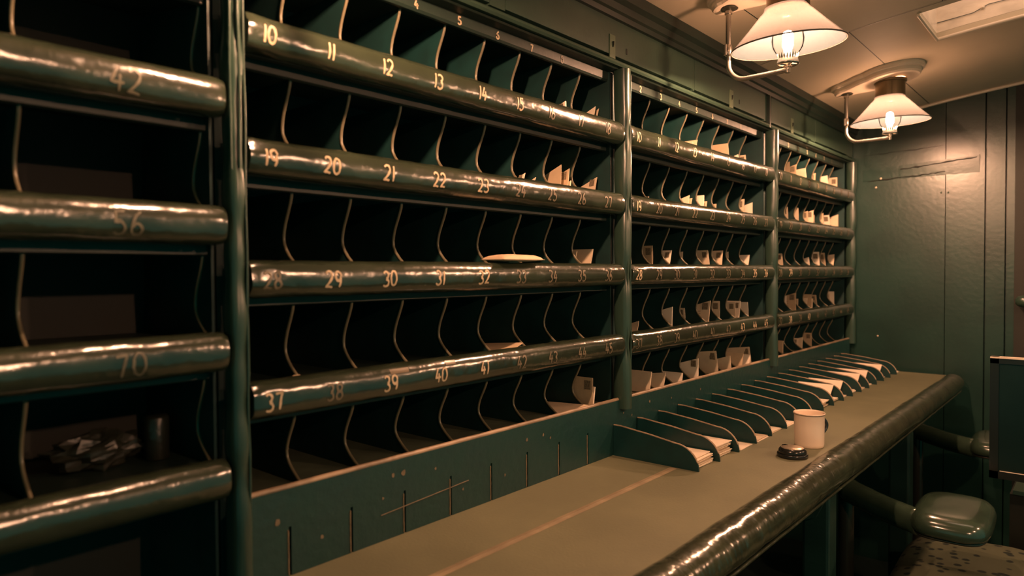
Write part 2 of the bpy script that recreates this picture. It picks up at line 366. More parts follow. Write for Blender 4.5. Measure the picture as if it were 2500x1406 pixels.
def roll_number(text, x, ang, c, seed, x0, x1, parent, h=0.021, wd=0.0036, material=None, tilt=0.0):
    def fn(u, v): return roll_pt(x+u, ang+v/0.025, c, seed, x0, x1, 0.0007)
    return painted(text, fn, h, wd, parent, material or M['paint_no'], tilt)

# ------------------------------------------------------------------ the pigeonhole racks
ORD = ['first', 'second', 'third', 'fourth', 'fifth', 'sixth', 'seventh', 'eighth', 'ninth']
PITCH = 1/9.0
def div_profile(zt, zb):
    H = zt-zb; front = []
    for i in range(13):
        t = i/12      # 0 top, 1 bottom
        y = 0.043+0.026*math.sin(PI*min(1, t/0.62)*0.5)**1.6 if t < 0.62 else 0.069-0.045*((t-0.62)/0.38)**1.7
        front.append((y, zt-H*t))
    return front
def rack(X0, X1, rolls, edges, label, nums=None, strip=True, top=ZO+0.484, row5=True, seed=1, board_z=None):
    root = empty('pigeonhole_rack', (X0, 0, 0), label, 'mail rack', 'pigeonhole racks along the wall')
    def P(mb, name, m, par=root):
        return mb.build(name, m, par, (-X0, 0, 0))
    bot = ZO-0.36
    P(MB().box(X0+0.018, X1-0.0185, 0.25, 0.262, bot if row5 else ZO-0.72, top), 'back_panel', M['slot'] if row5 else M['groove'])  # left rack's back in near-black: its deep shade put into the colour
    zs = [r for r in rolls]
    # shelf with its fascia lip, then the padded roll in front
    bays = []
    for i, zt in enumerate(rolls):
        c = (0.0, zt-0.0265)
        sh = MB().prism_x([(0.030, zt-0.066), (0.036, zt-0.068), (0.042, zt-0.060), (0.25, zt-0.030), (0.25, zt-0.012), (0.020, zt-0.012), (0.020, zt-0.045), (0.030, zt-0.050)], X0+0.0185, X1-0.0190)
        P(sh, 'shelf', M['rail_paint'])
        r = padded_roll(X0+0.0180, X1-0.0185, c, seed*3.1+i*1.7, root, M['leather']); r.location = (-X0, 0, 0)
        if nums:
            for k, xn in enumerate(nums['x']):
                t = nums['text'][i][k]
                if not t: continue
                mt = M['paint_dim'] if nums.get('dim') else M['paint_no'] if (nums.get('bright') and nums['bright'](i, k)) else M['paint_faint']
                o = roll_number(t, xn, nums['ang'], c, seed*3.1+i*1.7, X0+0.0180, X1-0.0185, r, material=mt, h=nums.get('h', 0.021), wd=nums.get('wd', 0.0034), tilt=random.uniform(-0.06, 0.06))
    # top rail with the first row of numbers
    if strip:
        P(MB().prism_x([(0.0245, ZO+0.461), (0.028, ZO+0.4565), (0.034, ZO+0.456), (0.040, ZO+0.459), (0.040, ZO+0.478), (0.25, ZO+0.478), (0.25, ZO+0.486), (0.0, ZO+0.486), (-0.004, ZO+0.4845), (0.0, ZO+0.482), (0.0245, ZO+0.480)], X0+0.0185, X1-0.0190), 'top_rail', M['rail_paint'])
        tr = root.children[-1]
        for k in range(9):
            xn = round(X0)+(0.022 if round(X0) == 0 else 0.026)+0.1095*k
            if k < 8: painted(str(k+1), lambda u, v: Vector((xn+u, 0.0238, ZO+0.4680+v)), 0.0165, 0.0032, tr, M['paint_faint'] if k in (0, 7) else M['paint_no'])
    # dividers with worn edge
    tops = [(ZO+0.459)] + [z-0.064 for z in rolls]
    floors = [z-0.014 for z in rolls]
    spans = []
    for i, z in enumerate(rolls):
        above = (rolls[i-1]-0.064) if i else (ZO+0.459 if strip else z+0.175-0.064)
        spans.append((above, z-0.012))
    if row5: spans.append((rolls[-1]-0.064, ZO-0.350))
    for zt, zb in spans:
        prof = div_profile(zt, zb)
        poly = prof+[(0.249, zb), (0.249, zt)]
        for xe in edges:
            d = P(MB().prism_x([(y, z) for y, z in poly], xe-0.0014, xe+0.0014), 'divider', M['slot'])
            e = MB().tube([(xe, y-0.0005, z) for y, z in prof], 0.0026, 7).build('worn_edge', M['slot_edge'], d)
    if row5:
        P(MB().box(X0+0.0185, X1-0.0190, 0.012, 0.25, ZO-0.362, ZO-0.350), 'shelf', M['shelf_lit'])
    # side cheeks
    zl = bot if row5 else ZO-0.72
    for xs in ((X0+0.018, X0+0.022), (X1-0.0225, X1-0.0185)): P(MB().box(xs[0], xs[1], 0.02, 0.25, zl, top), 'side_panel', M['slot'])
    return root, P

def post(label, xc, z0, z1, wd, seed, pinch, folds=None, y0=0.0):
    root = empty('padded_post', (xc, 0, z0), label, 'post', 'leather padded posts between the racks')
    mb = MB(); n = 90; m = 20; vs = []
    for i in range(n+1):
        z = z0+(z1-z0)*i/n
        k = 1+0.10*noise.noise(Vector((seed, z*7, 0)))
        for pz in pinch: k -= 0.26*math.exp(-((z-pz)/0.035)**2)
        dx = 0.0035*noise.noise(Vector((seed+4, z*5, 2)))
        for q in range(m):
            a = 2*PI*q/m; ca, sa = math.cos(a), math.sin(a)
            r_ = 1+0.03*noise.noise(Vector((ca*1.4+seed, sa*1.4, z*14)))
            vs.append((xc+dx+wd*k*r_*math.copysign(abs(ca)**0.75, ca), y0+0.002+0.022*k*r_*math.copysign(abs(sa)**0.75, sa), z))
    mb.add(vs, [(i*m+q, i*m+(q+1) % m, (i+1)*m+(q+1) % m, (i+1)*m+q) for i in range(n) for q in range(m)], True)
    mb.add(vs[:m], [tuple(range(m))[::-1]]); mb.add(vs[-m:], [tuple(range(m))])
    p = mb.build('padding', M['leather_post'], root, (-xc, 0, -z0))
    MB().box(xc-wd*0.8, xc+wd*0.8, 0.026, 0.24, z0, z1).build('upright', M['slot'], root, (-xc, 0, -z0))
    if folds:
        for dx, a, b, r in folds:
            pts = [(xc+dx+0.0025*noise.noise(Vector((dx*900, (a+(b-a)*i/40)*9, seed))), y0-0.0185+abs(dx)*0.35, a+(b-a)*i/40) for i in range(41)]
            MB().tube(pts, [r*(0.7+0.5*abs(noise.noise(Vector((i*0.4, dx*500, 1))))) for i in range(41)], 7).build('leather_fold', M['leather_post'], p)
    return p

ZR = [ZO+0.3505, ZO+0.1755, ZO+0.0005, ZO-0.1745]
zpin = [z-0.026 for z in ZR]
numtext = [[str(10+9*i+k) for k in range(9)] for i in range(4)]
racks = []
labs = ['near pigeonhole rack with pale painted numbers, directly left of the sloping desk top', 'middle pigeonhole rack, its bottom row packed with upright letters', 'far pigeonhole rack standing against the end wall, smallest in view']
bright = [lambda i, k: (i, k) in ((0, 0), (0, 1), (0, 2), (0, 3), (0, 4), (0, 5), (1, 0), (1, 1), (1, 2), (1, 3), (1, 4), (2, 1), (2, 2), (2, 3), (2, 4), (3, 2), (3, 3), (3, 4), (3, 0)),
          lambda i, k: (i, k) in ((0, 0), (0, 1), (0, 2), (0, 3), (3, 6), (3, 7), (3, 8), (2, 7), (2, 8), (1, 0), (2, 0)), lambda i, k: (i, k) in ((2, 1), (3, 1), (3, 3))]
for b in range(3):
    edges = [b-0.007+PITCH*(i+1) for i in range(8)]
    NX = [(0.034, 0.136, 0.246, 0.360, 0.474, 0.584, 0.689, 0.797, 0.906), (0.047, 0.150, 0.248, 0.357, 0.471, 0.585, 0.697, 0.798, 0.896), (0.037, 0.138, 0.245, 0.345, 0.451, 0.557, 0.664, 0.771, 0.875)][b]
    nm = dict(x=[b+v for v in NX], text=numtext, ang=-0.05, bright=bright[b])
    root, P = rack(float(b) if b else -0.016, b+1.0 if b < 2 else 2.993, ZR, edges, labs[b], nm, seed=b+2)
    fo = None
    if b == 0: fo = [(-0.006, ZO-0.34, ZO+0.47, 0.0018), (0.010, ZO-0.35, ZO+0.47, 0.0022)]
    if b == 1: fo = [(0.012, ZO-0.1, ZO+0.46, 0.0016)]
    post(['padded leather post between the near rack and the middle rack', 'padded leather post between the middle rack and the far rack', 'padded leather post closing the far rack beside the end wall'][b], b+0.999 if b < 2 else 2.992, ZO-0.362, ZO+0.4835, 0.0162, b*5+1.3, zpin, fo, y0=-0.006)
    racks.append(root)
# left rack: wide slots, rolls a hand lower
ZL = [ZO+0.425, ZO+0.2495, ZO+0.0755, ZO-0.0995, ZO-0.2755]
le = [-0.038, -0.253, -0.471, -0.689]
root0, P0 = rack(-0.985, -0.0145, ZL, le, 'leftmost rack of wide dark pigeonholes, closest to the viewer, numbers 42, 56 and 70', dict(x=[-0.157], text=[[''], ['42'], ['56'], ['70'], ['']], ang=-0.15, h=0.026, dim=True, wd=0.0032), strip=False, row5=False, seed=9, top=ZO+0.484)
post('padded leather post with upright folds between the leftmost rack and the near rack', -0.0155, ZO-0.72, ZO+0.4835, 0.0140, 8.8, [z-0.03 for z in ZL]+zpin, [(-0.010, ZO+0.125, ZO+0.48, 0.0026), (0.0, ZO+0.128, ZO+0.48, 0.003), (0.010, ZO-0.40, ZO+0.48, 0.0022)], y0=-0.006)
# dark back of the left rack below the last shelf
# ------------------------------------------------------------------ cabinets above
def cabinet(x0, x1, doors, label, hasps, keys):
    root = empty('wall_cabinet', (x0, 0, 0), label, 'cabinet', 'cupboards above the racks')
    def P(mb, name, m, par=root, off=True): return mb.build(name, m, par, (-x0, 0, 0) if par is root else None)
    P(MB().box(x0, x1, 0.012, 0.33, ZO+0.4875, ZO+0.655), 'body', M['cabinet'])
    P(MB().prism_x([(0.012, ZO+0.4875), (-0.010, ZO+0.4875), (-0.014, ZO+0.492), (-0.012, ZO+0.498), (0.0, ZO+0.506), (0.012, ZO+0.510)], x0, x1), 'ledge', M['cabinet'])
    # frame stiles around the doors
    xs = [x0]+[v for d in doors for v in d]+[x1]
    for a, b in zip(xs[0::2], xs[1::2]):
        if b-a > 0.004: P(MB().box(a, b, -0.001, 0.013, ZO+0.509, ZO+0.655), 'stile', M['cabinet'])
    for a, b in doors:
        d = bevel(P(MB().box(a+0.0015, b-0.0015, -0.002, 0.010, ZO+0.5125, ZO+0.650), 'door', M['cabinet']), 0.0012)
        for hx in hasps:
            if a < hx < b:
                MB().box(hx-0.012, hx+0.012, -0.0045, -0.0015, ZO+0.504, ZO+0.560).build('hasp', M['brass_dull'], d)
                mm = MB(); mm.tube([(hx, -0.0048, ZO+0.544), (hx, -0.0048, ZO+0.536), (hx, -0.0048, ZO+0.53)], [0.0045, 0.004, 0.002], 8, ry=0.15).build('slot', M['groove'], d)
        for kx in keys:
            if a < kx < b: MB().box(kx-0.0025, kx+0.0025, -0.0032, -0.0012, ZO+0.528, ZO+0.542).build('keyhole', M['groove'], d)
    return root
M['brass_dull'] = mat('painted_hasp', (0.1350, 0.1800, 0.1125), 0.35, bump=0.3, bscale=80)
c1 = cabinet(-1.2, 1.955, [(-0.42, 0.518), (0.563, 1.388), (1.396, 1.935)], 'long low cupboard of flap doors above the near and middle racks', (0.955, 1.652), (1.022, 1.716))
c2 = cabinet(1.967, 3.018, [(2.0, 2.432), (2.483, 2.95)], 'shorter cupboard above the far rack, next to the end wall', (2.206,), ())
mb = MB().box(1.9565, 1.9655, -0.012, 0.02, ZO+0.4875, ZO+0.665)
tag(mb.build('cover_strip', M['cornice']), 'narrow dark upright strip covering the joint between the two cupboards', 'strip')

# ------------------------------------------------------------------ desk
DZ = ZO-0.473
DE = 2.965
desk = empty('sorting_desk', (0, -0.2, 0), 'long brown topped sorting desk with padded leather front edge under the racks', 'desk')
def D(mb, name, m): return mb.build(name, m, desk, (0, 0.2, 0))
D(MB().box(0.004, DE, -0.408, 0.30, DZ-0.028, DZ), 'desk_top', M['desk'])
mb = MB(); n = 60
pts = [(0.006+0.940*i/n, -0.172+0.0012*noise.noise(Vector((i*0.5, 0, 0)))) for i in range(n+1)]
for (a, ya), (b, yb) in zip(pts, pts[1:]):
    mb.add([(a, ya-0.009, DZ+0.0004), (b, yb-0.009, DZ+0.0004), (b, yb, DZ+0.0014), (a, ya, DZ+0.0014), (a, ya+0.009, DZ+0.0004), (b, yb+0.009, DZ+0.0004)], [(0, 1, 2, 3), (3, 2, 5, 4)])
D(mb, 'cloth_seam', M['desk_seam'])
# padded front edge
def desk_roll():
    x0, x1, n, m = 0.004, DE-0.005, 260, 30; mb = MB(); vs = []
    for i in range(n+1):
        x = x0+(x1-x0)*i/n; e = min(x-x0, x1-x); ek = math.sqrt(max(0.02, 1-(1-min(1, e/0.03))**2))
        for k in range(m):
            a = 2*PI*k/m
            r = 1+0.045*noise.noise(Vector((x*7, math.cos(a), math.sin(a))))+0.035*noise.noise(Vector((x*26, math.cos(a)*1.2+5, math.sin(a)*1.2)))
            r *= ek
            vs.append((x, -0.425-0.040*r*math.cos(a), DZ-0.026+0.037*r*math.sin(a)))
    mb.add(vs, [(i*m+k, (i+1)*m+k, (i+1)*m+(k+1) % m, i*m+(k+1) % m) for i in range(n) for k in range(m)], True)
    mb.add(vs[:m], [tuple(range(m))]); mb.add(vs[-m:], [tuple(range(m))[::-1]])
    return mb
D(desk_roll(), 'padded_edge', M['leather_desk'])
D(MB().tube([(0.01+2.94*i/60, -0.452+0.002*noise.noise(Vector((i*0.8, 3, 0))), DZ-0.060) for i in range(61)], 0.0035, 7), 'piping', M['leather_desk'])
D(MB().box(0.01, DE, -0.40, -0.38, DZ-0.10, DZ-0.029), 'apron', M['dark'])
for x in (0.45, 1.45, 2.40):
    o = bevel(D(MB().box(x-0.035, x+0.035, -0.375, -0.305, 0.0, DZ-0.029), 'leg', M['frame_paint']), 0.008)
    D(MB().prism_x([(-0.30, DZ-0.03), (-0.378, DZ-0.03), (-0.378, DZ-0.13), (-0.345, DZ-0.20), (-0.30, DZ-0.22)], x-0.05, x+0.05), 'bracket', M['frame_paint'])
# upright board at the back of the desk, with the empty divider slots
def back_board():
    root = empty('desk_back_board', (0.0, 0.0, DZ), 'scuffed upright board behind the desk with vertical divider slots and worn top edge', 'board')
    x0, x1 = 0.002, 2.98; slots = [0.0105+0.1112*k+0.0 for k in range(1, 9)]
    slots = [0.955-0.1112*k for k in range(1, 9)][::-1]
    mb = MB(); zt = ZO-0.341; zs = ZO-0.398
    xs = [x0]; 
    for s_ in slots: xs += [s_-0.0022, s_+0.0022]
    xs.append(x1)
    for i in range(0, len(xs), 2): mb.box(xs[i], xs[i+1], -0.004, 0.010, DZ+0.0004, zs)
    mb.box(x0, x1, -0.004, 0.010, zs, zt)
    mb.box(x0, x1, 0.0085, 0.0115, DZ+0.0004, zs+0.002)
    b = mb.build('board', M['board'], root, (0, 0, -DZ)) 
    e = MB().tube([(x0+(x1-x0)*i/90, 0.002, zt+0.0015+0.0008*noise.noise(Vector((i*0.9, 0, 0)))) for i in range(91)], 0.0050, 8, ry=1.0)
    e.build('worn_edge', M['board_edge'], root, (0, 0, -DZ))
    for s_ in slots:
        MB().tube([(s_-0.0034+0.0006*noise.noise(Vector((s_*50, i*0.8, 0))), -0.0042, DZ+0.003+0.067*i/10) for i in range(11)], [0.0013+0.0009*abs(noise.noise(Vector((s_*90, i*0.7, 3)))) for i in range(11)], 6).build('worn_lit_slot_edge', M['chip'], root, (0, 0, -DZ))  # pale worn strips; the lit left side of each slot put into their colour
    # dents and scratches
    rnd = random.Random(3)
    for (x, z, s_) in ((0.045, -0.386, 0.006), (0.262, -0.365, 0.004), (0.285, -0.366, 0.006), (0.62, -0.372, 0.004), (0.675, -0.372, 0.004), (0.70, -0.382, 0.003), (1.13, -0.365, 0.004), (1.04, -0.387, 0.003), (0.12, -0.43, 0.004), (0.43, -0.43, 0.003), (0.24, -0.40, 0.003), (0.55, -0.43, 0.003), (0.36, -0.375, 0.003), (1.25, -0.372, 0.003), (1.43, -0.372, 0.0035), (1.0, -0.375, 0.003)):
        MB().add([(x+s_*math.cos(t)*rnd.uniform(0.5, 1), -0.0046, ZO+z+s_*1.3*math.sin(t)*rnd.uniform(0.5, 1)) for t in [i*PI/4 for i in range(8)]], [tuple(range(8))]).build('chipped_spot', M['chip'], root, (0, 0, -DZ))
    sc = MB().tube([(0.235+0.30*i/20, -0.0046, ZO-0.428+0.016*i/20+0.001*noise.noise(Vector((i, 0, 0)))) for i in range(15)], 0.0009, 5)
    sc.build('scratch', M['chip'], root, (0, 0, -DZ))
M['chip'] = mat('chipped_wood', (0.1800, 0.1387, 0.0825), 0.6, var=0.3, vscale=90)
M['board_edge'] = mat('worn_board_edge', (0.3570, 0.2635, 0.1700), 0.4, bump=0.4, bscale=60, var=0.5, vscale=14)
back_board()

# desk dividers
NT = ['first', 'second', 'third', 'fourth', 'fifth', 'sixth', 'seventh', 'eighth', 'ninth', 'tenth', 'eleventh', 'twelfth', 'thirteenth', 'fourteenth', 'fifteenth', 'sixteenth', 'seventeenth', 'eighteenth']
def divider_prof():
    H = 0.075; pr = [(0.0, 0.0)]
    tip = -0.231+0.005
    for i in range(10):      # quarter round nose
        a = PI/2*i/9; pr.append((tip+0.060*(1-math.cos(a)), 0.056*math.sin(a)))
    pr += [(-0.10, 0.066), (-0.05, 0.0715), (-0.02, H), (0.0, H)]
    return pr[::-1]
proto = None
DIVX = [0.955+0.1112*i for i in range(18)]
for i, x in enumerate(DIVX):
    if i == 17: x -= 0.0
    lab = '%s dark thin divider from the near end of the row standing on the desk' % NT[i]
    if i == 17: lab = 'farthest dark thin divider of the desk row, nearest the end wall'
    if proto is None:
        e = empty('desk_divider', (x, -0.0048, DZ), lab, 'divider', 'thin dividers standing on the desk')
        pr = divider_prof()
        pl_ = MB().prism_x(pr, -0.0022, 0.0022).build('plate', M['divider'], e)
        edge = [p for p in pr if p[1] > 0.0][:-1]
        ed = MB().tube([(0, y, z) for y, z in edge], 0.0024, 7, ry=1).build('worn_edge', M['div_edge'] if 'div_edge' in M else M['board_edge'], e)
        proto = (e, [pl_, ed])
    else:
        e = proto[0].copy(); COL.objects.link(e); e.location = (x, -0.0048, DZ); e['label'] = lab
        for c in proto[1]:
            k = c.copy(); COL.objects.link(k); k.parent = e
    e.rotation_euler = (0, 0, random.uniform(-0.012, 0.012))

# ------------------------------------------------------------------ letters
LETTERS = [(1, 1, 7, 0.833, 0.831, 0.047, 0.05), (1, 1, 8, 0.96, 0.94, 0.057, 0.05), (1, 1, 8, 0.975, 0.956, 0.054, 0.05), (1, 2, 6, 0.684, 0.671, 0.037, 0.05), (1, 2, 6, 0.721, 0.71, 0.031, 0.05), (1, 2, 7, 0.816, 0.811, 0.07, 0.05), (1, 2, 7, 0.847, 0.837, 0.064, 0.05), (1, 2, 7, 0.853, 0.847, 0.036, 0.05), (1, 2, 8, 0.966, 0.953, 0.056, 0.05), (1, 3, 8, 0.905, 0.89, 0.043, 0.07), (1, 3, 8, 0.945, 0.929, 0.049, 0.05), (1, 5, 8, 0.894, 0.893, 0.073, 0.016), (1, 5, 8, 0.902, 0.894, 0.05, 0.016), (2, 1, 4, 1.489, 1.489, 0.041, 0.05), (2, 1, 4, 1.522, 1.504, 0.052, 0.05), (2, 1, 6, 1.743, 1.755, 0.071, 0.05), (2, 1, 7, 1.83, 1.842, 0.045, 0.05), (2, 1, 8, 1.906, 1.923, 0.053, 0.055), (2, 2, 2, 1.237, 1.237, 0.029, 0.06), (2, 2, 4, 1.467, 1.457, 0.05, 0.05), (2, 2, 4, 1.486, 1.471, 0.043, 0.05), (2, 2, 5, 1.575, 1.569, 0.059, 0.055), (2, 2, 5, 1.588, 1.574, 0.04, 0.05), (2, 2, 6, 1.679, 1.672, 0.039, 0.06), (2, 2, 8, 1.907, 1.903, 0.072, 0.06), (2, 2, 8, 1.956, 1.957, 0.063, 0.05), (2, 3, 1, 1.124, 1.129, 0.049, 0.05), (2, 3, 2, 1.242, 1.242, 0.065, 0.05), (2, 3, 3, 1.355, 1.338, 0.054, 0.05), (2, 3, 4, 1.463, 1.463, 0.052, 0.07), (2, 3, 5, 1.594, 1.609, 0.059, 0.05), (2, 3, 6, 1.708, 1.7, 0.06, 0.05), (2, 3, 7, 1.796, 1.801, 0.058, 0.07), (2, 3, 8, 1.931, 1.914, 0.049, 0.05), (2, 4, 1, 1.166, 1.155, 0.031, 0.05), (2, 4, 3, 1.357, 1.354, 0.062, 0.05), (2, 4, 4, 1.464, 1.467, 0.053, 0.065), (2, 4, 5, 1.612, 1.598, 0.071, 0.05), (2, 4, 6, 1.688, 1.675, 0.037, 0.065), (2, 4, 6, 1.683, 1.683, 0.067, 0.05), (2, 4, 7, 1.808, 1.808, 0.059, 0.05), (2, 4, 7, 1.853, 1.839, 0.061, 0.05), (2, 4, 8, 1.914, 1.919, 0.055, 0.05), (2, 5, 1, 1.175, 1.162, 0.056, 0.016), (2, 5, 2, 1.255, 1.239, 0.045, 0.016), (2, 5, 3, 1.358, 1.347, 0.032, 0.016), (2, 5, 4, 1.455, 1.455, 0.065, 0.016), (2, 5, 5, 1.581, 1.6, 0.077, 0.016), (2, 5, 6, 1.687, 1.697, 0.051, 0.016), (2, 5, 7, 1.797, 1.78, 0.048, 0.016), (2, 5, 7, 1.846, 1.864, 0.067, 0.016), (2, 5, 7, 1.856, 1.843, 0.038, 0.016), (3, 1, 3, 2.348, 2.348, 0.08, 0.055), (3, 1, 3, 2.409, 2.411, 0.076, 0.05), (3, 1, 4, 2.519, 2.545, 0.073, 0.05), (3, 1, 6, 2.683, 2.67, 0.069, 0.06), (3, 1, 7, 2.816, 2.841, 0.072, 0.05), (3, 1, 8, 2.97, 2.997, 0.078, 0.05), (3, 2, 3, 2.355, 2.363, 0.075, 0.065), (3, 2, 4, 2.465, 2.475, 0.078, 0.06), (3, 2, 5, 2.567, 2.569, 0.071, 0.055), (3, 2, 5, 2.621, 2.621, 0.077, 0.05), (3, 2, 6, 2.685, 2.685, 0.061, 0.065), (3, 2, 7, 2.793, 2.785, 0.076, 0.06), (3, 2, 7, 2.843, 2.867, 0.069, 0.05), (3, 2, 8, 2.974, 2.986, 0.078, 0.045), (3, 3, 2, 2.251, 2.265, 0.059, 0.05), (3, 3, 5, 2.58, 2.597, 0.048, 0.055), (3, 3, 6, 2.7, 2.716, 0.073, 0.05), (3, 3, 7, 2.797, 2.822, 0.071, 0.055), (3, 3, 8, 2.925, 2.907, 0.066, 0.05), (3, 4, 3, 2.358, 2.354, 0.064, 0.07), (3, 4, 3, 2.41, 2.41, 0.075, 0.05), (3, 4, 4, 2.464, 2.459, 0.048, 0.06), (3, 4, 5, 2.582, 2.57, 0.049, 0.06), (3, 4, 5, 2.603, 2.604, 0.063, 0.05), (3, 4, 5, 2.625, 2.612, 0.044, 0.05), (3, 4, 6, 2.679, 2.698, 0.058, 0.055), (3, 4, 8, 2.905, 2.92, 0.057, 0.065), (3, 4, 8, 2.922, 2.923, 0.067, 0.05), (3, 5, 2, 2.267, 2.263, 0.052, 0.05), (3, 5, 4, 2.456, 2.439, 0.047, 0.055), (3, 5, 4, 2.491, 2.486, 0.05, 0.05), (3, 5, 5, 2.605, 2.606, 0.059, 0.05)]
SHZ = {1: 0.339, 2: 0.164, 3: -0.011, 4: -0.186, 5: -0.3495}
RACK = {1: 'near', 2: 'middle', 3: 'far'}
ROW = {1: 'top', 2: 'second', 3: 'third', 4: 'fourth', 5: 'bottom'}
def letter(c, tx, h, depth, m, stamp, th, label, group, curl=0.0, sl=0.0):
    # c: lower front corner; the sheet runs back along +Y and leans by tx over its height
    root = empty('letter', c, label, 'letter', group)
    n, k = 8, 8; vs = []
    for i in range(n+1):
        for j in range(k+1):
            v = i/n; u = j/k
            x = tx*v + curl*(v*(1-v))*4 - 0.10*depth*u*0.0 + curl*0.6*u*u
            vs.append((x, depth*u, v*max(0.25*h, h-sl*depth*u)))
    N = len(vs); vs2 = [(x+th, y, z) for x, y, z in vs]; W = k+1; fs = []
    for i in range(n):
        for j in range(k):
            a = i*W+j; fs += [(a, a+W, a+W+1, a+1), (N+a, N+a+1, N+a+W+1, N+a+W)]
    for i in range(n):
        a = i*W; fs.append((a, N+a, N+a+W, a+W)); a = i*W+k; fs.append((a, a+W, N+a+W, N+a))
    for j in range(k):
        fs.append((j, j+1, N+j+1, N+j)); a = n*W+j; fs.append((a, N+a, N+a+1, a+1))
    MB().add(vs+vs2, fs).build('envelope', m, root)
    if stamp:
        sh = min(0.022, h*0.30); y0, y1 = 0.006, 0.006+sh*0.85; z1 = h*0.90; z0 = z1-sh
        def S(y, z):
            v = z/h; u = y/depth
            return (tx*v+curl*(v*(1-v))*4+curl*0.6*u*u-0.0006, y, z)
        mb = MB(); g = 4
        vv = [S(y0+(y1-y0)*a/g, z0+(z1-z0)*b/g) for a in range(g+1) for b in range(g+1)]
        mb.add(vv, [(a*(g+1)+b, a*(g+1)+b+1, (a+1)*(g+1)+b+1, (a+1)*(g+1)+b) for a in range(g) for b in range(g)])
        mb.build('stamp', M['ink'], root)
        if stamp > 1:
            mb = MB()
            for q in range(3):
                za = h*(0.50-0.10*q)
                vv = [S(0.030, za), S(0.030, za+0.0015), S(0.058-0.006*q, za+0.0015), S(0.058-0.006*q, za)]
                mb.add(vv, [(0, 1, 2, 3)])
            mb.build('address_line', M['ink'], root)
    return root
seen = {}
rnd = random.Random(11)
by = {}
for L_ in LETTERS:
    b, r, s = L_[:3]
    by.setdefault((b, r, s), []).append(L_)
used_lab = {}
for (b, r, s), Ls in sorted(by.items()):
    Ls.sort(key=lambda t: t[3])
    for q, (b_, r_, s_, xt, xb, h, front) in enumerate(Ls):
        lo = (b-1)-0.007+s*PITCH+0.0045; hi = lo+PITCH-0.009
        if s == 8: hi = b-(0.022 if b < 3 else 0.034)
        if s == 0: lo = (b-1)+0.0145
        th = rnd.choice((0.0012, 0.0016, 0.0025, 0.004))
        xt = max(lo+0.0, min(hi-th, xt)); xb = max(lo, min(hi-th, xb))
        big = h > 0.062
        stamp = rnd.choice((0, 1, 2)) if h > 0.035 else 0
        if (b, r) in ((2, 5), (1, 5)): stamp = 1 if big else 0
        if (b, r, s) == (1, 2, 7) and q == 1: stamp = 2
        m = rnd.choice((M['paper'], M['paper_b'], M['paper'], M['paper_w']))
        place = '%s pigeonhole of the %s row, %s rack' % (ORD[s], ROW[r], RACK[b])
        kind = {True: 'tall', False: 'short'}[h > 0.055] + ' ' + {'cream_paper': 'cream', 'buff_paper': 'buff', 'white_paper': 'pale'}[m.name] + (' stamped' if stamp else '') + ' envelope'
        place = '%s slot, %s row, %s rack' % (ORD[s], ROW[r], RACK[b])
        if len(Ls) > 1: lab = '%s, %s, %s' % (kind, {2: ['left of two', 'right of two'], 3: ['left of three', 'middle of three', 'right of three']}[len(Ls)][q], place)
        else: lab = '%s standing alone, %s' % (kind, place)
        letter((xb, front, ZO+SHZ[r]+0.0003), xt-xb, h, rnd.uniform(0.13, 0.17), m, stamp, th, lab, 'letters standing in the pigeonholes', sl=(0.42 if (b == 1 and r < 3) else rnd.choice((0.0, 0.0, 0.12, 0.3))), curl=rnd.uniform(-0.002, 0.0025) if lo+0.01 < min(xb, xt) and max(xb, xt) < hi-0.01 else 0.0)

# flat things resting in the near rack
def flat_sheet(name, c, sx, sy, m, label, cat, lift=0.012, rz=0.0, grp=None):
    mb = MB(); n = 8; vs = []
    for i in range(n+1):
        for j in range(n+1):
            u, v = i/n, j/n; vs.append((sx*(u-0.5), sy*v, 0.0006+lift*abs(u-0.2)**2.2*(1-v*0.8)))
    N = len(vs); vs2 = [(x, y, z+0.0012) for x, y, z in vs]; W = n+1; fs = []
    for i in range(n):
        for j in range(n): a = i*W+j; fs += [(a, a+1, a+W+1, a+W), (N+a, N+a+W, N+a+W+1, N+a+1)]
        fs += [(i*W, i*W+W, N+i*W+W, N+i*W), (i*W+n, N+i*W+n, N+i*W+W+n, i*W+W+n), (i, N+i, N+i+1, i+1), (n*W+i, n*W+i+1, N+n*W+i+1, N+n*W+i)]
    o = mb.add(vs+vs2, fs).build(name, m, None, c); o.rotation_euler = (0, 0, rz)
    return tag(o, label, cat, grp)
flat_sheet('letter', (0.604, 0.027, ZO-0.1855), 0.085, 0.15, M['paper_b'], 'buff envelope lying flat with a lifted corner, fourth row of the near rack', 'letter', 0.022, 0, 'letters lying flat in the near rack')
flat_sheet('letter', (0.827, 0.0145, ZO-0.3495), 0.09, 0.16, M['paper'], 'cream sheets lying flat in the bottom row of the near rack', 'letter', 0.016, 0, 'letters lying flat in the near rack')
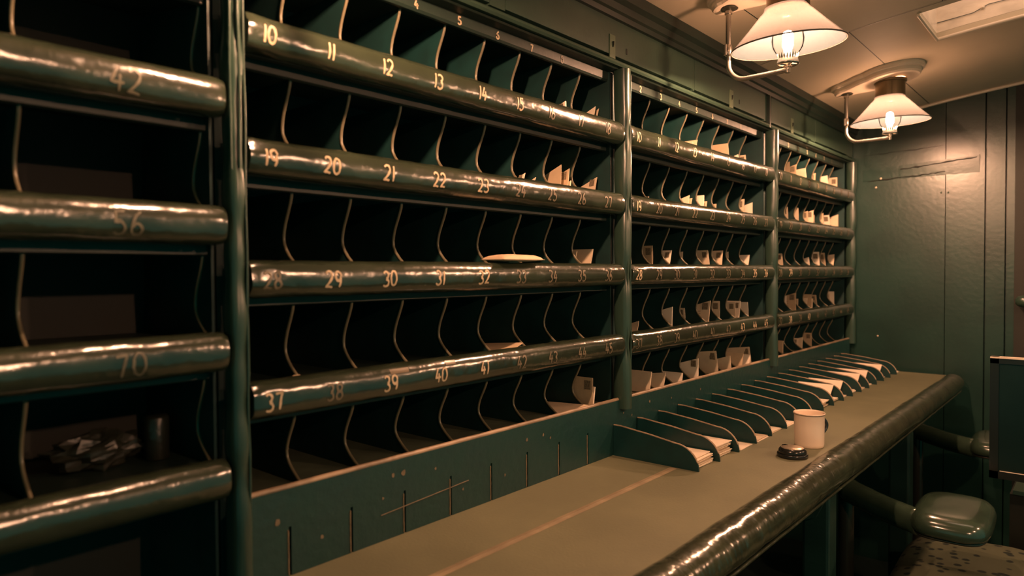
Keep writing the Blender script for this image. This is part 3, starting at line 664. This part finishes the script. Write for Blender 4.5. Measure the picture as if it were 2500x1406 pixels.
# soft padded packet lying on a roll
def packet():
    mb = MB(); nx, ny = 28, 14; A = []; B = []
    for i in range(nx+1):
        for j in range(ny+1):
            u, v = i/nx*2-1, j/ny*2-1
            k = (1-abs(u)**5)*(1-abs(v)**4); wz = 0.012*k**0.6 if k > 0 else 0
            x = 0.066*u; y = 0.031*v; wr = 0.0018*noise.noise(Vector((u*3, v*3, 2)))
            A.append((x, y, 0.004+wz*0.85+wr*k+0.004*(u*0.2)**2)); B.append((x, y, 0.004-wz*0.25+wr*k-0.0004))
    W = ny+1; N = len(A); fs = []
    for i in range(nx):
        for j in range(ny): a = i*W+j; fs += [(a, a+W, a+W+1, a+1), (N+a, N+a+1, N+a+W+1, N+a+W)]
    for i in range(nx): a = i*W; fs += [(a, N+a, N+a+W, a+W)]; a += ny; fs += [(a, a+W, N+a+W, N+a)]
    for j in range(ny): fs += [(j, j+1, N+j+1, N+j)]; a = nx*W+j; fs += [(a, N+a, N+a+1, a+1)]
    o = mb.add(A+B, fs, True).build('padded_packet', M['paper_b'], None, (0.583, -0.002, ZO+0.0035)); o.rotation_euler = (0.0, 0, 0.02)
    return o
tag(packet(), 'soft brown pillow shaped packet lying on the third padded roll of the near rack', 'packet')
# paper tag by the first slot of the fourth roll
tag(MB().box(-0.006, 0.006, 0, 0.0015, 0, 0.011).build('paper_scrap', M['paper_b'], None, (0.093, 0.018, ZO-0.186)), 'tiny square buff paper scrap stuck on the fourth roll, near rack', 'paper scrap')
# tape pieces above 39 and 40
def tape(x0, x1, zc, par_i, label):
    c = (0.0, ZR[3]-0.0265); seed = 2*3.1+3*1.7; mb = MB(); n = 8; vs = []
    for i in range(n+1):
        for j in range(5):
            vs.append(roll_pt(x0+(x1-x0)*i/n, zc+j*0.09, c, seed, 0.002, 0.9815, 0.0005))
    mb.add(vs, [(i*5+j, (i+1)*5+j, (i+1)*5+j+1, i*5+j+1) for i in range(n) for j in range(4)], True)
    tag(mb.build('tape_piece', M['tape']), label, 'tape')
M['tape'] = mat('old_tape', (0.13, 0.10, 0.06), 0.3)
tape(0.245, 0.285, 0.42, 0, 'yellowed strip of tape on the roll above number 39')
tape(0.372, 0.398, 0.50, 0, 'smaller yellowed strip of tape on the roll above number 40')

# crumpled things inside the left rack
def crumple(c, rx, ry, rz, seed, m, label, cat):
    mb = MB(); n, k = 14, 20; vs = []
    for i in range(n+1):
        a = PI*i/n
        for j in range(k):
            t = 2*PI*j/k; d = Vector((math.sin(a)*math.cos(t), math.sin(a)*math.sin(t), -math.cos(a)))
            r = 1+0.45*noise.noise(d*3.0+Vector((seed, 0, 0)))+0.25*noise.noise(d*7+Vector((0, seed, 0)))
            vs.append((d.x*rx*r, d.y*ry*r, max(-rz, d.z*rz*r)))
    mb.add(vs, [(i*k+j, i*k+(j+1) % k, (i+1)*k+(j+1) % k, (i+1)*k+j) for i in range(n) for j in range(k)])
    return tag(mb.build('paper_bundle', m, None, c), label, cat)
M['cello'] = mat('wrapping', (0.016, 0.018, 0.012), 0.35, bump=0.5, bscale=60)
crumple((-0.150, 0.13, ZO-0.2876+0.0245), 0.055, 0.030, 0.024, 2.0, M['cello'], 'dim crumpled wrapped bundle in the fourth pigeonhole row of the leftmost rack', 'bundle')
mb = MB().lathe([(0.0, 0), (0.016, 0), (0.017, 0.002), (0.017, 0.060), (0.014, 0.064), (0.0, 0.064)], n=20)
tag(mb.build('paper_roll', M['cello'], None, (-0.075, 0.12, ZO-0.2872)), 'short upright dull roll behind the bundle in the leftmost rack', 'roll')

# ------------------------------------------------------------------ mug and tin on the desk
mx, my = 1.354, -0.343
mug = empty('enamel_mug', (mx, my, DZ), 'cream enamel mug with dark rim and handle standing on the desk', 'mug')
prof = [(0.0, 0.0012), (0.030, 0.0012), (0.033, 0.0), (0.0352, 0.0015), (0.0362, 0.008), (0.0366, 0.050), (0.0370, 0.082), (0.0384, 0.0845), (0.0388, 0.0865), (0.0380, 0.0880), (0.0364, 0.0875), (0.0352, 0.084), (0.0348, 0.05), (0.0345, 0.008), (0.030, 0.004), (0.0, 0.0035)]
MB().lathe(prof, n=64).build('body', M['enamel'], mug)
MB().lathe([(0.0372, 0.0836), (0.0388, 0.0838), (0.0392, 0.0858), (0.0378, 0.0856)], n=64, close=True).build('rim', M['rim_shadow'] if 'rim_shadow' in M else M['board_edge'], mug)
ha = math.radians(-27)
hp = [(0.036+0.024*math.sin(PI*i/14)**0.8, 0.074-0.050*i/14) for i in range(15)]
MB().tube([(r*math.cos(ha), r*math.sin(ha), z) for r, z in hp], 0.0042, 10).build('handle', M['enamel_rim'], mug)
tx_, ty_ = 1.222, -0.346
tin = empty('lidded_tin', (tx_, ty_, DZ), 'small round black tin with shiny domed lid lying beside the mug', 'tin')
MB().lathe([(0.0, 0.0), (0.0350, 0.0), (0.0362, 0.0015), (0.0358, 0.0085), (0.0345, 0.0098), (0.0, 0.0098)], n=48).build('base', M['black'], tin)
MB().lathe([(0.0, 0.0245), (0.018, 0.0242), (0.0275, 0.0222), (0.0318, 0.0178), (0.0328, 0.0115), (0.0326, 0.0098), (0.0, 0.0098)], n=48).build('lid', M['tin_side'] if 'tin_side' in M else M['black'], tin)
M['tin_top'] = mat('worn_tin', (0.55, 0.46, 0.34), 0.3, metal=0.7, bump=0.3, bscale=60)
MB().lathe([(0.0, 0.0256), (0.016, 0.0254), (0.0245, 0.0236), (0.0262, 0.0225)], n=48).build('lid_top', M['tin_top'], tin)
MB().tube([(0.004, 0.012, 0.0245), (0.006, 0.019, 0.0245), (0.008, 0.027, 0.0215)], [0.0016, 0.0022, 0.0026], 8).build('notch', M['black'], tin)

# letters in the desk slots: (slot, n, width, front y)
stacks = [(0, 7, 0.030, -0.216), (1, 9, 0.030, -0.214), (2, 1, 0.05, -0.222), (3, 2, 0.04, -0.226), (4, 2, 0.04, -0.224), (5, 2, 0.045, -0.224), (7, 1, 0.05, -0.214), (8, 6, 0.035, -0.214), (9, 5, 0.040, -0.212), (10, 2, 0.05, -0.212), (11, 4, 0.04, -0.214), (12, 2, 0.05, -0.214), (13, 2, 0.05, -0.212), (15, 2, 0.05, -0.212), (17, 2, 0.05, -0.222)]
def flat_letter(x, y, z, sx, sy, rz, m, label, rx=0.0, ry=0.0, bow=0.0):
    mb = MB(); n = 6; vs = []
    for i in range(n+1):
        for j in range(2):
            u = i/n; vs.append((sx*(u-0.5), sy*j, bow*(2*u-1)**2))
    N = len(vs); vs += [(a, b_, c_+0.0016) for a, b_, c_ in vs]; fs = []
    for i in range(n):
        a = i*2; fs += [(a, a+1, a+3, a+2), (N+a, N+a+2, N+a+3, N+a+1), (a, a+2, N+a+2, N+a), (a+1, N+a+1, N+a+3, a+3)]
    fs += [(0, N, N+1, 1), (2*n, 2*n+1, N+2*n+1, N+2*n)]
    o = mb.add(vs, fs).build('letter', m, None, (x, y, z)); o.rotation_euler = (rx, ry, rz)
    return tag(o, label, 'letter', 'letters lying between the desk dividers')
for (si, n, wd, fy) in stacks:
    x0, x1 = DIVX[si]+0.004, (DIVX[si+1] if si+1 < 18 else 3.02)-0.004
    if si == 17: x1 = 2.958
    z = DZ+0.0006
    for q in range(n):
        sx = min(0.088, x1-x0-0.008) if n > 3 else min(0.080, x1-x0-0.008)
        rzz = rnd.uniform(-0.03, 0.03) if n > 1 else 0.02
        xx = (x0+x1)/2 + rnd.uniform(-0.003, 0.003)
        if sx > 0.06 and x1-x0 < 0.09: sx = x1-x0-0.012; xx = (x0+x1)/2; rzz = 0
        pos = 'bottom' if q == 0 and n > 1 else ('topmost' if q == n-1 and n > 1 else ('%s from the bottom' % NT[q] if n > 1 else 'single'))
        where = 'between the %s and %s desk dividers' % (NT[si], NT[si+1]) if si < 17 else 'past the farthest desk divider'
        lab = ('%s letter of the flat pile %s' % (pos, where)) if n > 1 else 'single letter lying flat %s' % where
        flat_letter(xx, fy+rnd.uniform(-0.006, 0.008), z, sx, 0.14, rzz, rnd.choice((M['paper_w'], M['paper_w'], M['paper'])), lab)
        z += 0.0024+(0.0012 if n > 5 else 0)
# letters leaning against a divider with their upper edge up, in the far slots
for si, ln in ((9, 1), (10, 1), (13, 1), (15, 1), (12, 1)):
    xr = DIVX[si+1]-0.0035
    mb = MB(); w_, h_ = 0.042, 0.034; vs = [(-w_, 0, 0), (-w_, 0.12, 0), (0, 0.12, h_), (0, 0, h_)]
    vs2 = [(x, y, z+0.0018) for x, y, z in vs]
    o = mb.add(vs+vs2, [(3, 2, 1, 0), (4, 5, 6, 7), (0, 1, 5, 4), (1, 2, 6, 5), (2, 3, 7, 6), (3, 0, 4, 7)]).build('letter', M['paper_w'], None, (xr-0.001, -0.198, DZ+0.0175))
    tag(o, 'pale letter leaning up against the %s desk divider' % NT[si+1], 'letter', 'letters leaning on the desk dividers')

# ------------------------------------------------------------------ lamps
LY, LZ = -0.322, ZO+0.525
def lamp_parts(root):
    # local origin: shade centre line at rim height; ceiling plate above
    zc = ceil_z(LY)-LZ
    zr = ceil_z(LY+0.15)-LZ
    # keyhole shaped plate (large round around chimney, small round at the rod)
    def outline(g):
        pts = []
        R1, R2, d = 0.108+g, 0.050+g, 0.150
        for i in range(41):      # big lobe
            a = math.radians(50)+math.radians(360-100)*i/40 + PI/2 - math.radians(0)
            pts.append((R1*math.cos(a), -0.0+R1*math.sin(a)))
        # neck to small lobe
        sm = []
        for i in range(21):
            a = -math.radians(70)+math.radians(140)*(i)/20
            sm.append((R2*math.sin(a)*-1, d+R2*math.cos(a)))
        return pts, sm
    def closed(g):
        big, sm = outline(g)
        # big runs from upper left lobe edge round the bottom to upper right; small lobe closes it with smooth necks
        a = big[-1]; b = sm[-1] if False else None
        right = (-sm[0][0], sm[0][1])
        L = big
        def neck(p, q, sx):
            out = []
            for i in range(1, 8):
                t = i/8; s_ = t*t*(3-2*t); x = p[0]+(q[0]-p[0])*s_; y = p[1]+(q[1]-p[1])*t; out.append((x, y))
            return out
        smr = [(-x, y) for x, y in sm] if a[0]*sm[0][0] < 0 else sm
        return L+neck(L[-1], smr[0], 1)+smr+neck(smr[-1], L[0], -1)
    steps = [(0.004, 0.0), (0.004, -0.012), (0.0, -0.018), (-0.007, -0.020), (-0.008, -0.030), (-0.013, -0.036), (-0.020, -0.0375)]
    vs = []; rings = [closed(g) for g, _ in steps]; n = len(rings[0])
    for (g, dz), ring in zip(steps, rings):
        for x, y in ring: vs.append((x, y, ceil_z(LY+y)-LZ+dz if dz > -0.001 else min(ceil_z(LY+y)-LZ, 9)+dz))
    fs = [(i*n+k, (i+1)*n+k, (i+1)*n+(k+1) % n, i*n+(k+1) % n) for i in range(len(steps)-1) for k in range(n)]
    fs.append(tuple(range((len(steps)-1)*n, len(steps)*n))[::-1])
    MB().add(vs, fs, False).build('ceiling_plate', M['cream'], root)
    # chimney collar
    MB().lathe([(0.047, 0.088), (0.0495, 0.088), (0.0495, zc-0.046), (0.0545, zc-0.045), (0.0545, zc-0.036), (0.047, zc-0.036)], n=48, close=True, smooth=False).build('chimney', M['brass_dark'], root)
    # opal shade, 2 mm wall
    o_ = [(0.131, 0.0), (0.1300, 0.003), (0.0905, 0.044), (0.062, 0.0760), (0.0600, 0.0765), (0.0512, 0.0870), (0.0500, 0.094)]
    i_ = [(r-0.0022, z-0.0005) for r, z in o_[::-1]]; i_[-1] = (0.1285, 0.0)
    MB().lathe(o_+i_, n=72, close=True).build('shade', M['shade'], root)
    MB().lathe([(0.1312+0.0018*math.cos(a), 0.0008+0.0018*math.sin(a)) for a in [2*PI*k/8 for k in range(8)]], n=72, close=True).build('shade_rim', M['shade_edge'], root)
    # clear globe
    g = [(0.016, -0.026), (0.024, -0.020), (0.034, -0.004), (0.0375, 0.014), (0.035, 0.032), (0.024, 0.044), (0.016, 0.052), (0.016, 0.10)]
    MB().lathe(g, n=40).build('globe', M['glass'], root)
    MB().lathe([(0.002, -0.008), (0.010, -0.006), (0.0125, 0.0), (0.0125, 0.024), (0.010, 0.034), (0.002, 0.038)], n=20).build('mantle', M['mantle'], root)
    MB().lathe([(0.009, -0.030), (0.0095, -0.009), (0.0, -0.009)], n=20).build('mantle_holder', M['burner'], root)
    # burner gallery: ring, teeth, spoked base
    gal = MB().lathe([(0.021, -0.030), (0.0225, -0.030), (0.0240, -0.036), (0.0260, -0.040), (0.0260, -0.044), (0.0225, -0.046), (0.021, -0.042)], n=40, close=True)
    for k in range(4):
        a = PI/4+k*PI/2; gal.tube([(0, 0, -0.043), (0.022*math.cos(a), 0.022*math.sin(a), -0.043)], 0.0032, 8)
    gal.tube([(0, 0, -0.050), (0, 0, -0.038)], 0.007, 12)
    gl = gal.build('burner_gallery', M['brass'], root)
    tb = MB()
    for k in range(22):
        a = 2*PI*k/22; c, s_ = math.cos(a), math.sin(a)
        tb.add([(0.0225*math.cos(a-0.12), 0.0225*math.sin(a-0.12), -0.031), (0.0225*math.cos(a+0.12), 0.0225*math.sin(a+0.12), -0.031), (0.0250*c, 0.0250*s_, -0.016), (0.0205*c, 0.0205*s_, -0.031)], [(0, 1, 2), (1, 3, 2), (3, 0, 2), (0, 3, 1)])
    tb.build('teeth', M['brass'], gl)
    # bracket: rod from the plate, tap, J-shaped arm
    yr = 0.150; za = -0.058
    MB().lathe([(0.0, zr-0.0385), (0.024, zr-0.0385), (0.022, zr-0.0395), (0.010, zr-0.044), (0.0, zr-0.044)], (0, yr, 0), 28).build('rod_socket', M['dark_metal'], root)
    ztap = 0.020
    rod = MB().tube([(0, yr, zr-0.036), (0, yr, zr-0.052)], 0.0095, 14); rod.tube([(0, yr, zr-0.05), (0, yr, ztap+0.008)], 0.0068, 14)
    rod.build('rod', M['brass'], root)
    tap = MB().tube([(0, yr, ztap+0.016), (0, yr, ztap+0.012), (0, yr, ztap-0.010), (0, yr, ztap-0.014)], [0.007, 0.0095, 0.0095, 0.0065], 14)
    tap.tube([(-0.016, yr, ztap), (0.013, yr, ztap)], 0.0055, 10)
    tp = tap.build('tap', M['brass'], root)
    MB().tube([(-0.016, yr+0.002, ztap-0.013), (-0.016, yr+0.002, ztap+0.013)], 0.0042, 8, ry=0.5).build('tap_key', M['brass'], tp)
    arm = [(0, yr, ztap-0.012), (0, yr, -0.010)]
    rb = 0.045
    for i in range(11):
        a = PI/2*i/10; arm.append((0, yr-rb*(1-math.cos(a)), -0.013-rb*math.sin(a)))
    arm += [(0, 0.06, za), (0, 0.010, za+0.001), (0, -0.004, za+0.002)]
    am = MB().tube(arm, 0.0062, 14); am.tube([(0, 0.0, za-0.006), (0, 0, -0.046)], 0.0065, 12); am.build('arm', M['brass'], root)
M['shade_edge'] = mat('shade_edge', (0.10, 0.085, 0.075), 0.35)
M['burner'] = mat('burner_ceramic', (0.75, 0.6, 0.45), 0.5)
M['brass_dark'] = mat('dark_brass', (0.20, 0.15, 0.085), 0.3, metal=0.7, bump=0.1, bscale=30)
LAMPS = [(1.222, -0.332, 'larger nearer gas style ceiling lamp with white conical shade, above the middle rack', 4.0, 3.0),
         (2.351, -0.306, 'smaller farther ceiling lamp with white conical shade, near the end wall', 2.0, 2.0),
         (0.075, LY, 'ceiling lamp with white conical shade above the near rack', 0, 0),
         (0.10, -1.98, 'ceiling lamp on the opposite side of the carriage, right of the viewer', 0, 0),
         (1.25, -1.98, 'ceiling lamp on the opposite side of the carriage, middle one of three', 0, 0),
         (2.38, -1.98, 'ceiling lamp on the opposite side of the carriage, next to the end wall', 0, 0)]
l0 = empty('ceiling_lamp', (LAMPS[0][0], LAMPS[0][1], LZ), LAMPS[0][2], 'lamp', 'shaded ceiling lamps')
lamp_parts(l0)
roots = [l0]
for x_, y_, lab_, _a, _b in LAMPS[1:]:
    r = l0.copy(); COL.objects.link(r); r.location = (x_, y_, LZ); r['label'] = lab_; roots.append(r)
    if y_ < -1: r.rotation_euler = (0, 0, PI); r.location.z = LZ+(ceil_z(y_)-ceil_z(LY))
    for ch in list(l0.children):
        c = ch.copy(); COL.objects.link(c); c.parent = r
        for g in ch.children:
            d = g.copy(); COL.objects.link(d); d.parent = c
for r, (x_, y_, lab_, ta, tb) in zip(roots, LAMPS):     # the shades hang slightly askew
    for ch in r.children:
        if ch.name.split('.')[0] in ('shade', 'shade_rim'):
            ch.rotation_mode = 'QUATERNION'
            q1 = Matrix.Rotation(math.radians(-ta), 3, Vector((F.x, F.y, 0)).normalized())
            q2 = Matrix.Rotation(math.radians(tb), 3, Vector((Rv.x, Rv.y, 0)).normalized())
            ch.rotation_quaternion = (q1 @ q2).to_quaternion()

# ------------------------------------------------------------------ swing-out stools under the desk
def stool(dx, label):
    root = empty('swing_stool', (1.60+dx, -0.33, 0.0), label, 'stool', 'swing-out stools under the desk')
    # bracket column fixed down to the floor under the desk
    MB().tube([(0.135, 0.0, 0.0), (0.135, 0.0, ZO-0.69)], 0.022, 16).build('column', M['dark_metal'], root)
    zs = ZO-0.700
    a = Vector((0.135, 0.0, zs+0.020)); b = Vector((0.0, -0.225, zs+0.006))
    n = 24; pts = [a.lerp(b, i/n)+Vector((0, 0, -0.006*math.sin(PI*i/n))) for i in range(n+1)]
    rs = [0.035*(1+0.05*noise.noise(Vector((i*0.5, dx, 0)))) for i in range(n+1)]
    rs[0] *= 0.75; rs[-1] *= 0.8
    MB().tube(pts, rs, 18).build('padded_arm', M['leather_seat'], root)
    # seat pad: rounded square cushion
    ax = Vector((0.03, -1, 0)).normalized(); px_ = Vector((-ax.y, ax.x, 0))
    mb = MB(); m = 48; prof = [(0.0, 0.026), (0.4, 0.027), (0.70, 0.026), (0.86, 0.021), (0.96, 0.010), (1.0, -0.004), (0.985, -0.018), (0.93, -0.026), (0.0, -0.027)]
    c = Vector((0.083, -0.284, zs+0.020)); vs = []
    for r, z in prof:
        for k in range(m):
            t = 2*PI*k/m; ct, st = math.cos(t), math.sin(t); e = 0.55
            u = math.copysign(abs(ct)**e, ct)*0.092*r; v = math.copysign(abs(st)**e, st)*0.155*r
            v *= 1.0
            p = c+ax*u+px_*v; vs.append((p.x, p.y, p.z+z+(0.0015*noise.noise(Vector((ct*2*r, st*2*r, dx))) if r > 0.5 else 0)))
    mb.add(vs, [(i*m+k, i*m+(k+1) % m, (i+1)*m+(k+1) % m, (i+1)*m+k) for i in range(len(prof)-1) for k in range(m)], True)
    mb.build('seat', M['leather_seat'], root)
    mb = MB(); vs = []
    for r, z in ((0.97, -0.027), (0.99, -0.030), (0.97, -0.034), (0.6, -0.034)):
        for k in range(m):
            t = 2*PI*k/m; ct, st = math.cos(t), math.sin(t); e = 0.55
            p = c+ax*(math.copysign(abs(ct)**e, ct)*0.086*r)+px_*(math.copysign(abs(st)**e, st)*0.143*r); vs.append((p.x, p.y, p.z+z))
    mb.add(vs, [(i*m+k, i*m+(k+1) % m, (i+1)*m+(k+1) % m, (i+1)*m+k) for i in range(3) for k in range(m)], True)
    mb.build('seat_plate', M['dark_metal'], root)
M['leather_seat'] = mat('polished_leather', (0.0425, 0.0723, 0.0467), 0.16, bump=0.12, bscale=16, var=0.3, vscale=12, spec=0.9)
stool(0.0, 'padded swing stool with glossy rounded leather seat, nearer one, sticking out from the desk')
stool(1.0, 'farther padded swing stool, its seat partly hidden by the framed board')
# patterned upholstered seat below the stool
def cushion(c, sx, sy, sz, rz, label, seed):
    mb = MB(); n = 22; vs = []
    for i in range(n+1):
        for j in range(n+1):
            u, v = i/n*2-1, j/n*2-1
            k = (1-abs(u)**4)*(1-abs(v)**4)
            vs.append((u*sx*(1-0.05*v*v), v*sy*(1-0.05*u*u), sz*max(k, 0)**0.45+0.006*noise.noise(Vector((u*2+seed, v*2, 0)))))
    N = len(vs); W = n+1; fs = [(i*W+j, (i+1)*W+j, (i+1)*W+j+1, i*W+j+1) for i in range(n) for j in range(n)]
    vs2 = [(x, y, 0) for x, y, z in vs]; fs += [(N+i*W+j, N+i*W+j+1, N+(i+1)*W+j+1, N+(i+1)*W+j) for i in range(n) for j in range(n)]
    for i in range(n):
        for a, b in ((i*W, (i+1)*W), ((i+1)*W+n, i*W+n), (i+1, i), (n*W+i, n*W+i+1)): fs.append((a, b, N+b, N+a)[::-1])
    o = mb.add(vs+vs2, fs, True).build('patterned_cushion', M['moquette'], None, c); o.rotation_euler = (0, 0, rz)
    return tag(o, label, 'cushion', 'patterned seat cushions')
bench = bevel(MB().box(-0.28, 0.30, -0.20, 0.19, 0.0, 0.428).build('low_bench', M['dark'], None, (1.86, -0.66, 0)), 0.01)
tag(bench, 'dark low bench under the patterned cushions at lower right', 'bench')
cushion((1.80, -0.650, 0.430), 0.365, 0.215, 0.088, 0.04, 'upper patterned fabric cushion just below the nearer stool seat', 1)
cushion((1.42, -0.62, 0.27), 0.14, 0.17, 0.06, 0.1, 'lower patterned fabric cushion in the bottom right shade', 5)
bench2 = bevel(MB().box(-0.14, 0.08, -0.18, 0.18, 0.0, 0.268).build('footstool', M['dark'], None, (1.42, -0.62, 0)), 0.01)
tag(bench2, 'dark footstool under the lower patterned cushion', 'footstool')

# framed dark display board at the right, on two posts
nb = empty('display_board', (2.0, -0.95, 0.0), 'dark framed display board with thin bright top edge at the right side of the view', 'display board')
nb.rotation_euler = (0, 0, 0)
Y0, Y1, Z0, Z1 = -0.657, -1.25, ZO-0.643, ZO-0.279
def B(mb, name, m): return mb.build(name, m, nb, (-2.0, 0.95, 0))
B(MB().box(2.004, 2.016, Y1+0.01, Y0-0.01, Z0+0.01, Z1-0.01), 'panel', M['notice'])
B(MB().box(2.0, 2.02, Y0-0.022, Y0, Z0, Z1).box(2.0, 2.02, Y1, Y1+0.022, Z0, Z1).box(2.0, 2.02, Y1, Y0, Z0, Z0+0.022).box(2.0, 2.02, Y1, Y0, Z1-0.020, Z1-0.0045), 'frame', M['black'])
B(MB().box(1.998, 2.022, Y1, Y0, Z1-0.0045, Z1), 'top_edge', M['cream'])  # shine of a chrome edge put into a pale colour
B(MB().tube([(1.9995, Y0-0.026, Z0+0.0235), (1.9995, Y1+0.02, Z0+0.0235)], 0.0016, 6), 'inner_bead', M['cream'])
for y in (-1.02, -1.2): B(MB().box(2.021, 2.045, y-0.015, y+0.015, 0, Z1-0.03), 'leg', M['black'])
# dark locker behind it with a pale lid edge
lk = empty('low_locker', (2.2, -1.0, 0), 'dark low locker with pale lid edge beneath the display board', 'locker')
MB().box(-0.0, 0.22, -0.35, 0.31, 0, ZO-0.735).build('body', M['black'], lk)
MB().box(-0.004, 0.224, -0.354, 0.302, ZO-0.7345, ZO-0.722).build('lid', M['cabinet'], lk)
# padded bar end in the doorway
pb = MB(); pb.tube([(2.98, -0.632, ZO-0.150), (2.98, -0.640, ZO-0.150), (2.98, -0.66, ZO-0.150), (2.98, -0.95, ZO-0.150)], [0.010, 0.020, 0.026, 0.026], 16)
pbo = empty('padded_bar', (2.98, -0.8, ZO-0.15), 'rounded end of a padded bar across the dark doorway at the right edge', 'bar')
o = pb.build('pad', M['leather_post'], pbo, (-2.98, 0.8, -(ZO-0.15)))
MB().tube([(0, -0.10, -0.0), (0.112, -0.10, 0)], 0.010, 10).build('bracket', M['dark_metal'], pbo)
